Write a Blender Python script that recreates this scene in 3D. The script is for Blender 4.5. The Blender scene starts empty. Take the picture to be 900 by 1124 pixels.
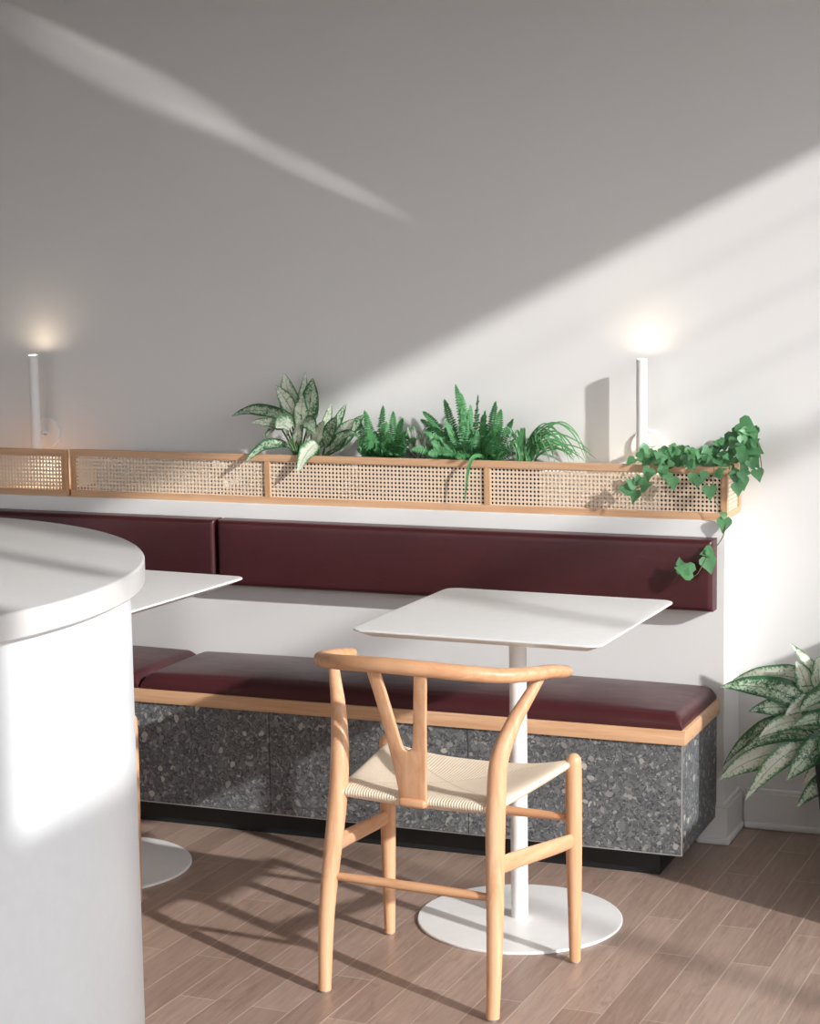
import bpy, bmesh, math, random
from mathutils import Vector, Matrix, Quaternion
PI = math.pi
SC = bpy.context.scene
COL = SC.collection
random.seed(7)

# ------------------------------------------------------------------ leaf tables (base, tip, width, arch, facing), metres
AGL = [
  ((-1.27, -0.08, 1.092), (-1.294, -0.09, 1.243), 0.046, 0.005, (0.25,-0.9,0.35)),
  ((-1.262, -0.07, 1.1), (-1.245, -0.05, 1.245), 0.024, 0.005, (0.7,-0.7,0.1)),
  ((-1.226, -0.08, 1.093), (-1.199, -0.1, 1.231), 0.043, 0.008, (0.25,-0.9,0.35)),
  ((-1.267, -0.09, 1.124), (-1.308, -0.12, 1.209), 0.031, 0.010, (0.25,-0.9,0.35)),
  ((-1.279, -0.08, 1.101), (-1.432, -0.16, 1.122), 0.033, 0.045, (0.2,-0.75,0.6)),
  ((-1.275, -0.1, 1.081), (-1.286, -0.17, 1.091), 0.051, 0.020, (0.25,-0.9,0.35)),
  ((-1.289, -0.1, 1.085), (-1.362, -0.18, 1.106), 0.029, 0.010, (0.2,-0.75,0.6)),
  ((-1.299, -0.11, 1.085), (-1.309, -0.19, 1.062), 0.031, 0.020, (-0.3,-0.8,0.5)),
  ((-1.281, -0.1, 1.032), (-1.367, -0.215, 0.991), 0.029, 0.050, (0.2,-0.75,0.6)),
  ((-1.18, -0.12, 1.045), (-1.205, -0.205, 0.968), 0.036, 0.030, (0.25,-0.9,0.35)),
  ((-1.231, -0.1, 1.108), (-1.156, -0.18, 1.076), 0.035, 0.020, (0.25,-0.9,0.35)),
  ((-1.25, -0.08, 1.084), (-1.223, -0.12, 1.184), 0.035, 0.005, (0.25,-0.9,0.35)),
  ((-1.232, -0.08, 1.049), (-1.169, -0.13, 1.129), 0.027, 0.010, (-0.3,-0.8,0.5)),
  ((-1.194, -0.08, 1.023), (-1.143, -0.1, 1.159), 0.027, 0.010, (0.7,-0.7,0.1)),
  ((-1.175, -0.08, 1.024), (-1.099, -0.09, 1.161), 0.024, 0.015, (0.7,-0.7,0.1)),
  ((-1.15, -0.08, 1.024), (-1.066, -0.11, 1.116), 0.037, 0.010, (0.25,-0.9,0.35)),
  ((-1.17, -0.09, 1.034), (-1.107, -0.14, 1.126), 0.031, 0.010, (0.25,-0.9,0.35)),
  ((-1.151, -0.1, 1.022), (-1.047, -0.14, 1.076), 0.031, 0.030, (0.2,-0.75,0.6)),
  ((-1.208, -0.09, 1.024), (-1.141, -0.15, 1.114), 0.029, 0.010, (0.25,-0.9,0.35)),
  ((-1.266, -0.08, 1.022), (-1.236, -0.12, 1.105), 0.024, 0.010, (0.25,-0.9,0.35)),
  ((-1.146, -0.08, 1.016), (-1.057, -0.06, 1.125), 0.031, 0.020, (0.7,-0.7,0.1)),
]
FLOORAGL = [
  ((0.288, -0.3, 0.481), (0.065, -0.28, 0.471), 0.046, 0.030, (0.2,-0.75,0.6)),
  ((0.3, -0.31, 0.41), (0.05, -0.36, 0.468), 0.054, 0.050, (0.2,-0.75,0.6)),
  ((0.273, -0.31, 0.403), (0.128, -0.38, 0.415), 0.042, 0.030, (0.25,-0.9,0.35)),
  ((0.302, -0.32, 0.375), (0.163, -0.42, 0.36), 0.042, 0.050, (0.2,-0.75,0.6)),
  ((0.253, -0.3, 0.366), (0.051, -0.33, 0.251), 0.035, 0.090, (-0.3,-0.8,0.5)),
  ((0.275, -0.32, 0.345), (0.112, -0.4, 0.309), 0.037, 0.050, (0.2,-0.75,0.6)),
  ((0.257, -0.32, 0.306), (0.047, -0.36, 0.223), 0.054, 0.050, (0.25,-0.9,0.35)),
  ((0.277, -0.33, 0.329), (0.13, -0.42, 0.195), 0.042, 0.060, (0.25,-0.9,0.35)),
  ((0.34, -0.33, 0.353), (0.235, -0.42, 0.255), 0.054, 0.030, (0.25,-0.9,0.35)),
  ((0.362, -0.3, 0.319), (0.26, -0.33, 0.225), 0.041, 0.030, (0.25,-0.9,0.35)),
  ((0.363, -0.3, 0.254), (0.248, -0.36, 0.167), 0.039, 0.040, (0.25,-0.9,0.35)),
  ((0.304, -0.29, 0.484), (0.215, -0.3, 0.583), 0.022, 0.000, (0.7,-0.7,0.1)),
  ((0.27, -0.3, 0.447), (0.238, -0.33, 0.543), 0.039, 0.010, (0.25,-0.9,0.35)),
  ((0.288, -0.3, 0.462), (0.287, -0.3, 0.554), 0.041, 0.010, (0.7,-0.7,0.1)),
  ((0.342, -0.3, 0.466), (0.264, -0.42, 0.434), 0.044, 0.020, (-0.3,-0.8,0.5)),
  ((0.308, -0.31, 0.429), (0.224, -0.4, 0.415), 0.041, 0.030, (0.2,-0.75,0.6)),
  ((0.346, -0.32, 0.388), (0.253, -0.42, 0.399), 0.039, 0.020, (0.2,-0.75,0.6)),
  ((0.172, -0.22, 0.456), (0.161, -0.22, 0.52), 0.005, 0.000, (0.25,-0.9,0.35)),
  ((0.312, -0.28, 0.404), (0.316, -0.36, 0.532), 0.046, 0.000, (0.25,-0.9,0.35)),
  ((0.334, -0.3, 0.41), (0.364, -0.33, 0.542), 0.046, 0.000, (0.25,-0.9,0.35)),
  ((0.334, -0.3, 0.41), (0.426, -0.33, 0.501), 0.046, 0.020, (0.25,-0.9,0.35)),
  ((0.334, -0.3, 0.396), (0.461, -0.38, 0.437), 0.051, 0.040, (0.2,-0.75,0.6)),
  ((0.334, -0.3, 0.364), (0.453, -0.4, 0.342), 0.051, 0.040, (0.25,-0.9,0.35)),
  ((0.331, -0.33, 0.352), (0.341, -0.43, 0.276), 0.051, 0.040, (0.25,-0.9,0.35)),
  ((0.344, -0.3, 0.346), (0.402, -0.43, 0.273), 0.051, 0.040, (0.25,-0.9,0.35)),
  ((0.286, -0.28, 0.355), (0.156, -0.25, 0.319), 0.041, 0.020, (0.25,-0.9,0.35)),
  ((0.298, -0.25, 0.372), (0.177, -0.15, 0.408), 0.041, 0.020, (0.25,-0.9,0.35)),
  ((0.325, -0.25, 0.384), (0.242, -0.15, 0.474), 0.041, 0.020, (0.25,-0.9,0.35)),
]

FERN_SMALL = [(-1.022, -0.034, 1.152), (-1.057, -0.035, 1.131), (-0.955, -0.115, 1.139), (-0.923, -0.112, 1.124), (-1.087, -0.045, 1.11), (-0.919, -0.054, 1.093), (-1.061, -0.145, 1.083), (-0.867, -0.145, 1.066), (-1.039, -0.145, 1.047), (-0.986, -0.165, 1.035), (-0.944, -0.165, 1.028), (-0.903, -0.165, 1.032), (-1.007, -0.06, 1.097), (-1.007, -0.145, 1.089), (-0.932, -0.145, 1.085), (-0.894, -0.145, 1.055), (-0.96, -0.145, 1.059), (-1.022, -0.145, 1.063), ]
FERN_BIG = [(-0.77, -0.092, 1.212), (-0.743, -0.065, 1.195), (-0.705, -0.065, 1.185), (-0.666, -0.068, 1.168), (-0.624, -0.106, 1.149), (-0.603, -0.081, 1.119), (-0.57, -0.085, 1.087), (-0.823, -0.055, 1.178), (-0.872, -0.03, 1.139), (-0.904, -0.035, 1.11), (-0.916, -0.071, 1.074), (-0.867, -0.165, 1.043), (-0.821, -0.165, 1.028), (-0.772, -0.165, 1.027), (-0.718, -0.165, 1.028), (-0.67, -0.165, 1.035), (-0.617, -0.165, 1.043), (-0.58, -0.165, 1.054), (-0.757, -0.08, 1.119), (-0.806, -0.096, 1.114), (-0.689, -0.117, 1.128), (-0.636, -0.118, 1.104), (-0.833, -0.145, 1.087), (-0.76, -0.145, 1.084), (-0.693, -0.145, 1.08), (-0.645, -0.145, 1.071), (-0.807, -0.145, 1.057), (-0.749, -0.078, 1.15), (-0.68, -0.091, 1.147), (-0.6, -0.145, 1.087), ]


# ------------------------------------------------------------------ materials
def lin(r, g, b):
    f = lambda c: (c / 255 / 12.92) if c / 255 <= 0.04045 else ((c / 255 + 0.055) / 1.055) ** 2.4
    return (f(r), f(g), f(b), 1)

class NT:
    def __init__(s, name):
        s.m = bpy.data.materials.new(name); s.m.use_nodes = True
        s.t = s.m.node_tree; s.n = s.t.nodes; s.b = s.n['Principled BSDF']
    def node(s, kind, **kw):
        x = s.n.new(kind)
        for k, v in kw.items():
            if k in x.inputs: x.inputs[k].default_value = v
            else: setattr(x, k, v)
        return x
    def link(s, a, b): s.t.links.new(a, b)
    def coord(s, scale=(1, 1, 1), rot=(0, 0, 0), loc=(0, 0, 0), out='Object'):
        c = s.node('ShaderNodeTexCoord'); m = s.node('ShaderNodeMapping')
        m.inputs['Scale'].default_value = scale; m.inputs['Rotation'].default_value = rot; m.inputs['Location'].default_value = loc
        s.link(c.outputs[out], m.inputs['Vector']); return m.outputs['Vector']
    def noise(s, vec, scale=5, detail=3, rough=0.5, dist=0):
        n = s.node('ShaderNodeTexNoise'); n.inputs['Scale'].default_value = scale; n.inputs['Detail'].default_value = detail
        n.inputs['Roughness'].default_value = rough; n.inputs['Distortion'].default_value = dist
        s.link(vec, n.inputs['Vector']); return n.outputs['Fac']
    def ramp(s, fac, stops, interp='LINEAR'):
        r = s.node('ShaderNodeValToRGB'); r.color_ramp.interpolation = interp; e = r.color_ramp.elements
        while len(e) > 1: e.remove(e[-1])
        e[0].position, e[0].color = stops[0]
        for p, c in stops[1:]:
            q = e.new(p); q.color = c
        s.link(fac, r.inputs['Fac']); return r.outputs['Color']
    def mix(s, fac, a, b, mode='MIX'):
        m = s.node('ShaderNodeMix', data_type='RGBA', blend_type=mode)
        for v, i in ((fac, 0), (a, 6), (b, 7)):
            if hasattr(v, 'links'): s.link(v, m.inputs[i])
            else: m.inputs[i].default_value = v
        return m.outputs[2]
    def math(s, op, a, b=0.0):
        m = s.node('ShaderNodeMath', operation=op)
        for v, i in ((a, 0), (b, 1)):
            if hasattr(v, 'links'): s.link(v, m.inputs[i])
            else: m.inputs[i].default_value = v
        return m.outputs[0]
    def bump(s, h, strength=0.2, dist=0.002):
        b = s.node('ShaderNodeBump'); b.inputs['Strength'].default_value = strength; b.inputs['Distance'].default_value = dist
        s.link(h, b.inputs['Height']); s.link(b.outputs['Normal'], s.b.inputs['Normal'])
    def set(s, **kw):
        for k, v in kw.items():
            i = s.b.inputs[k.replace('_', ' ')]
            if hasattr(v, 'links'): s.link(v, i)
            else: i.default_value = v
        return s

def mat_paint(name, c, rough=0.75, bump=0.06):
    t = NT(name); v = t.coord()
    n = t.noise(v, 3.0, 4)
    c2 = tuple(x * 0.96 for x in c[:3]) + (1,)
    t.set(Base_Color=t.mix(n, c, c2), Roughness=rough, Specular_IOR_Level=0.3)
    t.bump(t.noise(t.coord(), 160, 3), bump, 0.002); return t.m
def mat_plain(name, c, rough=0.4, metal=0.0, spec=0.5):
    t = NT(name); n = t.noise(t.coord(), 40, 2)
    t.set(Base_Color=t.mix(n, c, tuple(x * 0.93 for x in c[:3]) + (1,)), Roughness=rough, Metallic=metal, Specular_IOR_Level=spec); return t.m
def mat_wood(name, c1, c2, axis='X', rough=0.42, scale=1.0):
    t = NT(name)
    sc = {'X': (1.2, 26, 26), 'Y': (26, 1.2, 26), 'Z': (26, 26, 1.2)}[axis]
    v = t.coord(tuple(x * scale for x in sc))
    n = t.noise(v, 3.0, 6, 0.62, 0.6)
    n2 = t.noise(t.coord(), 4, 2)
    col = t.ramp(n, [(0.3, c2), (0.72, c1)])
    col = t.mix(t.math('MULTIPLY', n2, 0.35), col, c2)
    t.set(Base_Color=col, Roughness=rough); t.bump(n, 0.08, 0.001); return t.m

M = {}
M['wall'] = mat_paint('wall_paint', (0.79, 0.782, 0.77, 1))
M['panel'] = mat_paint('panel_paint', (0.84, 0.835, 0.82, 1), 0.5, 0.03)
M['trim'] = mat_paint('trim_paint', (0.78, 0.77, 0.755, 1), 0.4, 0.02)
M['ceiling'] = mat_paint('ceiling_paint', (0.30, 0.295, 0.285, 1))
M['white_metal'] = mat_plain('white_powder_coat', (0.86, 0.86, 0.85, 1), 0.38)
M['solid_surface'] = mat_plain('white_solid_surface', (0.62, 0.615, 0.60, 1), 0.3)
M['drum'] = mat_plain('white_gloss_panel', (0.80, 0.83, 0.845, 1), 0.3)
M['black'] = mat_plain('black_laminate', lin(26, 30, 32), 0.5)
M['black_plastic'] = mat_plain('black_plastic', lin(32, 32, 34), 0.6)
M['white_plastic'] = mat_plain('white_plastic', (0.85, 0.84, 0.82, 1), 0.45)
M['steel'] = mat_plain('brushed_trim', (0.62, 0.62, 0.61, 1), 0.35, 0.8)
M['oak_x'] = mat_wood('oak_along_x', lin(224, 186, 150), lin(196, 150, 112), 'X')
M['oak_y'] = mat_wood('oak_along_y', lin(224, 186, 150), lin(196, 150, 112), 'Y')
M['oak_z'] = mat_wood('oak_along_z', lin(218, 178, 140), lin(190, 144, 104), 'Z')
M['chair_z'] = mat_wood('oiled_oak_upright', lin(232, 190, 152), lin(206, 152, 112), 'Z', 0.4, 0.8)
M['chair_x'] = mat_wood('oiled_oak_rail', lin(226, 180, 140), lin(198, 142, 102), 'X', 0.4, 0.8)
M['chair_y'] = mat_wood('oiled_oak_stretcher', lin(232, 190, 152), lin(206, 152, 112), 'Y', 0.4, 0.8)
M['dark_wood'] = mat_wood('dark_stained_wood', lin(74, 60, 50), lin(52, 42, 36), 'Y')  # used on the added stepped block, dark so it bounces little light
M['soil'] = mat_plain('potting_soil', lin(48, 38, 32), 0.95)

def mat_floor():
    t = NT('floor_boards')
    v = t.coord(rot=(0, 0, math.radians(-88.6)), loc=(0.19, 0.0, 0))
    def brick(c1, c2, mort, ms):
        b = t.node('ShaderNodeTexBrick', offset=0.37, offset_frequency=2, squash=1.0)
        b.inputs['Scale'].default_value = 1; b.inputs['Brick Width'].default_value = 0.62; b.inputs['Row Height'].default_value = 0.088
        b.inputs['Mortar Size'].default_value = ms; b.inputs['Mortar Smooth'].default_value = 0.2; b.inputs['Bias'].default_value = 0.0
        b.inputs['Color1'].default_value = c1; b.inputs['Color2'].default_value = c2; b.inputs['Mortar'].default_value = mort
        t.link(v, b.inputs['Vector']); return b
    b = brick(lin(184, 160, 146), lin(136, 113, 101), lin(214, 194, 180), 0.0013)  # pale joint colour paints in the gleam of the bevelled board edges
    g = t.noise(t.coord((26, 1.6, 1), (0, 0, math.radians(1.4))), 3, 9, 0.68, 1.2)
    grain = t.ramp(g, [(0.28, lin(104, 84, 73)), (0.5, lin(160, 136, 122)), (0.72, lin(196, 172, 157))])
    col = t.mix(0.48, b.outputs['Color'], grain)
    blotch = t.noise(t.coord((2.2, 1.2, 1)), 3.0, 8, 0.65)
    col = t.mix(t.math('MULTIPLY', blotch, 0.35), col, lin(158, 136, 122))
    dark = t.ramp(t.noise(t.coord((7, 2.2, 1)), 2.4, 7, 0.7, 1.5), [(0.56, (0, 0, 0, 1)), (0.72, (1, 1, 1, 1))])
    col = t.mix(t.math('MULTIPLY', dark, 0.45), col, lin(112, 92, 82))
    col = t.mix(t.math('MULTIPLY', b.outputs['Fac'], t.math('MULTIPLY', blotch, 0.9)), t.mix(t.math('MULTIPLY', t.math('SUBTRACT', 0.62, blotch), b.outputs['Fac']), col, lin(96, 78, 68)), lin(210, 190, 176))  # joints part dark, part pale with the painted edge gleam
    t.set(Base_Color=col, Roughness=t.ramp(g, [(0.2, (0.30,) * 3 + (1,)), (0.8, (0.44,) * 3 + (1,))]), Specular_IOR_Level=0.45)
    h = t.math('SUBTRACT', g, t.math('MULTIPLY', b.outputs['Fac'], 2.0))
    t.bump(h, 0.12, 0.001); return t.m
M['floor'] = mat_floor()

def mat_stone():
    t = NT('grey_ceppo_stone')
    base = t.coord()
    wob = t.node('ShaderNodeTexNoise'); wob.inputs['Scale'].default_value = 22; wob.inputs['Detail'].default_value = 4
    t.link(base, wob.inputs['Vector'])
    v2 = t.node('ShaderNodeVectorMath', operation='MULTIPLY_ADD'); v2.inputs[1].default_value = (0.03,) * 3
    t.link(wob.outputs['Color'], v2.inputs[0]); t.link(base, v2.inputs[2])
    def vor(scale):
        x = t.node('ShaderNodeTexVoronoi'); x.inputs['Scale'].default_value = scale
        t.link(v2.outputs[0], x.inputs['Vector']); return x
    a, b, c = vor(58), vor(130), vor(270)
    def grey(x): return t.math('FRACT', t.math('MULTIPLY', t.node('ShaderNodeSeparateColor') and x, 1.0))
    def ch(x):
        s = t.node('ShaderNodeSeparateColor'); t.link(x.outputs['Color'], s.inputs[0]); return s.outputs[0]
    fine = t.ramp(ch(c), [(0.0, lin(58, 60, 63)), (0.5, lin(86, 88, 91)), (0.85, lin(112, 114, 116)), (1.0, lin(150, 151, 150))])
    mid = t.ramp(ch(b), [(0.0, lin(62, 64, 68)), (0.5, lin(90, 92, 95)), (0.88, lin(116, 118, 119)), (1, lin(158, 158, 156))])
    big = t.ramp(ch(a), [(0.0, lin(80, 82, 86)), (0.93, lin(116, 118, 119)), (1, lin(188, 184, 176))])
    mb = t.math('GREATER_THAN', ch(b), 0.42)
    col = t.mix(mb, fine, mid)
    edge = t.math('LESS_THAN', a.outputs['Distance'], 0.52)
    ma = t.math('MULTIPLY', t.math('GREATER_THAN', ch(a), 0.88), edge)
    col = t.mix(ma, col, big)
    t.set(Base_Color=col, Roughness=0.55); t.bump(ch(c), 0.1, 0.001); return t.m
M['stone'] = mat_stone()

def mat_leather():
    t = NT('oxblood_leather')
    n = t.noise(t.coord(), 5, 5, 0.6); g = t.noise(t.coord(), 900, 2)
    w = t.noise(t.coord((1, 2.5, 2.5)), 9, 3, 0.5, 1.0)
    t.set(Base_Color=t.mix(n, lin(78, 36, 40), lin(62, 27, 31)), Roughness=t.ramp(n, [(0.3, (0.30,) * 3 + (1,)), (0.75, (0.40,) * 3 + (1,))]), Specular_IOR_Level=0.42)
    h = t.math('ADD', t.math('MULTIPLY', g, 0.25), t.math('MULTIPLY', w, 3.0))
    t.bump(h, 0.16, 0.002); return t.m
M['leather'] = mat_leather()

def mat_cane():
    t = NT('woven_cane')
    n = t.noise(t.coord(), 7, 4); f = t.noise(t.coord((1, 1, 1)), 120, 2)
    col = t.mix(n, lin(244, 226, 204), lin(234, 212, 186)); col = t.mix(t.math('MULTIPLY', f, 0.35), col, lin(206, 172, 138))
    w = t.node('ShaderNodeTexWave', wave_type='BANDS', bands_direction='DIAGONAL'); w.inputs['Scale'].default_value = 160
    t.link(t.coord(), w.inputs['Vector'])
    t.set(Base_Color=col, Roughness=0.5); t.bump(w.outputs['Fac'], 0.25, 0.001); return t.m
M['cane'] = mat_cane()

def mat_cord():
    t = NT('paper_cord')
    c = t.node('ShaderNodeTexCoord'); s = t.node('ShaderNodeSeparateXYZ'); t.link(c.outputs['UV'], s.inputs[0])
    a = t.math('SUBTRACT', t.math('MULTIPLY', s.outputs[0], 2), 1); b = t.math('SUBTRACT', t.math('MULTIPLY', s.outputs[1], 2), 1)
    side = t.math('GREATER_THAN', t.math('ABSOLUTE', a), t.math('ABSOLUTE', b))
    la = t.math('SINE', t.math('MULTIPLY', a, 2 * PI * 30)); lb = t.math('SINE', t.math('MULTIPLY', b, 2 * PI * 27))
    mixv = t.node('ShaderNodeMix', data_type='FLOAT')
    t.link(side, mixv.inputs[0]); t.link(la, mixv.inputs[2]); t.link(lb, mixv.inputs[3])
    line = mixv.outputs[0]
    n = t.noise(t.coord(), 45, 3)
    dif = t.math('ABSOLUTE', t.math('SUBTRACT', t.math('ABSOLUTE', a), t.math('ABSOLUTE', b)))
    seam = t.math('LESS_THAN', dif, 0.018)
    col = t.mix(n, lin(247, 234, 214), lin(238, 220, 194))
    col = t.mix(t.math('MULTIPLY', t.math('LESS_THAN', line, -0.75), 0.5), col, lin(196, 166, 130))
    col = t.mix(t.math('MULTIPLY', seam, 0.35), col, lin(200, 172, 138))
    t.set(Base_Color=col, Roughness=0.75); t.bump(line, 0.5, 0.0016); return t.m
M['cord'] = mat_cord()

def add_translucent(t, col_socket, amount):
    tr = t.node('ShaderNodeBsdfTranslucent'); mx = t.node('ShaderNodeMixShader'); mx.inputs[0].default_value = amount
    out = t.n['Material Output']
    t.link(col_socket, tr.inputs['Color']); t.link(t.b.outputs[0], mx.inputs[1]); t.link(tr.outputs[0], mx.inputs[2]); t.link(mx.outputs[0], out.inputs[0])
def mat_leaf(name, c1, c2, rough=0.4, scale=30, trans=0.18):
    t = NT(name); n = t.noise(t.coord(), scale, 3)
    col = t.mix(n, c1, c2); t.set(Base_Color=col, Roughness=rough)
    add_translucent(t, col, trans); return t.m
M['fern'] = mat_leaf('fern_green', lin(98, 164, 104), lin(48, 112, 62), 0.5)
M['spider'] = mat_leaf('grass_leaf_green', lin(104, 164, 106), lin(60, 118, 70), 0.4)
M['ivy'] = mat_leaf('ivy_green', lin(112, 166, 114), lin(58, 112, 72), 0.4)
M['stem'] = mat_leaf('stem_green', lin(92, 124, 74), lin(60, 92, 52), 0.5, 20, 0.05)
M['vine'] = mat_plain('vine_brown', lin(110, 92, 70), 0.6)
def mat_varieg(name, dark, pale, pale2, amount):
    t = NT(name)
    c = t.node('ShaderNodeTexCoord'); s = t.node('ShaderNodeSeparateXYZ'); t.link(c.outputs['UV'], s.inputs[0])
    a = t.math('ABSOLUTE', t.math('SUBTRACT', t.math('MULTIPLY', s.outputs[0], 2), 1))
    n1 = t.noise(t.coord(), 150, 6, 0.72, 0.4); n2 = t.noise(t.coord(), 30, 2); n3 = t.noise(t.coord(), 240, 2)
    f = t.math('ADD', t.math('ADD', n1, t.math('MULTIPLY', n3, 0.25)), t.math('MULTIPLY', t.math('SUBTRACT', n2, 0.5), 0.5))
    f = t.math('SUBTRACT', f, t.math('MULTIPLY', t.math('POWER', a, 4.0), 0.45))
    k = t.ramp(f, [(0.55 - amount, (0, 0, 0, 1)), (0.74 - amount, (1, 1, 1, 1))])
    vein = t.math('LESS_THAN', a, 0.045)
    col = t.mix(k, dark, t.mix(n2, pale, pale2))
    col = t.mix(t.math('MULTIPLY', vein, 0.6), col, dark)
    t.set(Base_Color=col, Roughness=0.36); add_translucent(t, col, 0.14)
    t.bump(n1, 0.1, 0.001); return t.m
M['aglaonema'] = mat_varieg('silver_patterned_leaf', lin(50, 96, 62), lin(206, 218, 196), lin(172, 192, 162), 0.04)
M['aglaonema_pale'] = mat_varieg('pale_patterned_leaf', lin(78, 132, 86), lin(226, 228, 212), lin(200, 206, 188), 0.14)
M['silver'] = mat_varieg('silver_grey_leaf', lin(96, 112, 98), lin(190, 192, 184), lin(158, 160, 154), 0.16)
def mat_emit(name, c, s):
    t = NT(name); t.set(Base_Color=(1, 0.95, 0.88, 1), Emission_Color=c, Emission_Strength=s); return t.m
M['lamp'] = mat_emit('lit_diffuser', (1, 0.86, 0.68, 1), 6)

# ------------------------------------------------------------------ mesh helpers
def obj(name, bm, m, parent=None, smooth=None, loc=None):
    me = bpy.data.meshes.new(name); bm.normal_update(); bm.to_mesh(me); bm.free()
    for x in (m if isinstance(m, list) else [m]): me.materials.append(x)
    if smooth is not None:
        for p in me.polygons: p.use_smooth = True
        me.set_sharp_from_angle(angle=math.radians(smooth))
    o = bpy.data.objects.new(name, me); COL.objects.link(o)
    if parent: o.parent = parent
    if loc: o.location = loc
    return o
def thing(name, label, cat, loc=(0, 0, 0), rz=0.0, group=None):
    o = bpy.data.objects.new(name, None); COL.objects.link(o); o.empty_display_size = 0.1
    o.location = loc; o.rotation_euler = (0, 0, rz); return tag(o, label, cat, group)
def tag(o, label, cat, group=None):
    o['label'] = label; o['category'] = cat
    if group: o['group'] = group
    return o
def struct(name, bm, m, smooth=None):
    o = obj(name, bm, m, None, smooth); o['kind'] = 'structure'; return o
def BM(): return bmesh.new()
def box(bm, x0, x1, y0, y1, z0, z1, bev=0.0, seg=2):
    vs = [bm.verts.new(p) for p in ((x0, y0, z0), (x1, y0, z0), (x1, y1, z0), (x0, y1, z0), (x0, y0, z1), (x1, y0, z1), (x1, y1, z1), (x0, y1, z1))]
    fs = [bm.faces.new([vs[i] for i in f]) for f in ((3, 2, 1, 0), (4, 5, 6, 7), (0, 1, 5, 4), (1, 2, 6, 5), (2, 3, 7, 6), (3, 0, 4, 7))]
    if bev:
        es = list({e for f in fs for e in f.edges})
        bmesh.ops.bevel(bm, geom=es, offset=bev, segments=seg, profile=0.5, affect='EDGES')
    return bm
def abox(*a, **k): return box(BM(), *a, **k)
def lathe(bm, prof, seg=40, c=(0, 0), cap=True):
    rings = []
    for r, z in prof:
        if r < 1e-6: rings.append([bm.verts.new((c[0], c[1], z))])
        else: rings.append([bm.verts.new((c[0] + r * math.cos(2 * PI * i / seg), c[1] + r * math.sin(2 * PI * i / seg), z)) for i in range(seg)])
    for a, b in zip(rings, rings[1:]):
        for i in range(seg):
            j = (i + 1) % seg
            if len(a) == 1 and len(b) == 1: continue
            if len(a) == 1: bm.faces.new((a[0], b[j], b[i]))
            elif len(b) == 1: bm.faces.new((a[i], a[j], b[0]))
            else: bm.faces.new((a[i], a[j], b[j], b[i]))
    return bm
def crom(pts, n):
    """smooth path through tuples of any length"""
    P = [pts[0]] + list(pts) + [pts[-1]]; out = []
    for i in range(1, len(P) - 2):
        for k in range(n):
            t = k / n
            out.append(tuple(0.5 * (2 * b + (c - a) * t + (2 * a - 5 * b + 4 * c - d) * t * t + (3 * b - a - 3 * c + d) * t ** 3)
                             for a, b, c, d in zip(P[i - 1], P[i], P[i + 1], P[i + 2])))
    out.append(tuple(pts[-1])); return out
def tube(bm, pts, seg=14, up=(0, 0, 1), round_ends=True):
    """pts: (x, y, z, r) or (x, y, z, ra, rb): ra along the side axis, rb along the up axis"""
    rings = []; n = len(pts); up = Vector(up)
    for i, p in enumerate(pts):
        a, b = Vector(pts[max(i - 1, 0)][:3]), Vector(pts[min(i + 1, n - 1)][:3])
        t = (b - a).normalized(); s = t.cross(up)
        if s.length < 1e-3: s = t.cross(Vector((0, 1, 0)))
        s.normalize(); u = s.cross(t)
        ra = p[3]; rb = p[4] if len(p) > 4 else p[3]; c = Vector(p[:3])
        rings.append([bm.verts.new(c + s * ra * math.cos(2 * PI * k / seg) + u * rb * math.sin(2 * PI * k / seg)) for k in range(seg)])
    for a, b in zip(rings, rings[1:]):
        for k in range(seg):
            j = (k + 1) % seg; bm.faces.new((a[k], a[j], b[j], b[k]))
    bm.faces.new(list(reversed(rings[0]))); bm.faces.new(rings[-1])
    bmesh.ops.recalc_face_normals(bm, faces=bm.faces[:])
    return bm
def capped(pts, f=0.55):
    """adds rounded ends to a tube path"""
    def end(p, q):
        d = (Vector(p[:3]) - Vector(q[:3])).normalized(); r = p[3]; out = []
        for a in (30, 60, 80):
            e = Vector(p[:3]) + d * r * f * math.sin(math.radians(a)); k = math.cos(math.radians(a))
            out.append(tuple(e) + tuple(x * k for x in p[3:]))
        return out
    return list(reversed(end(pts[0], pts[1]))) + list(pts) + end(pts[-1], pts[-2])
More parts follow.
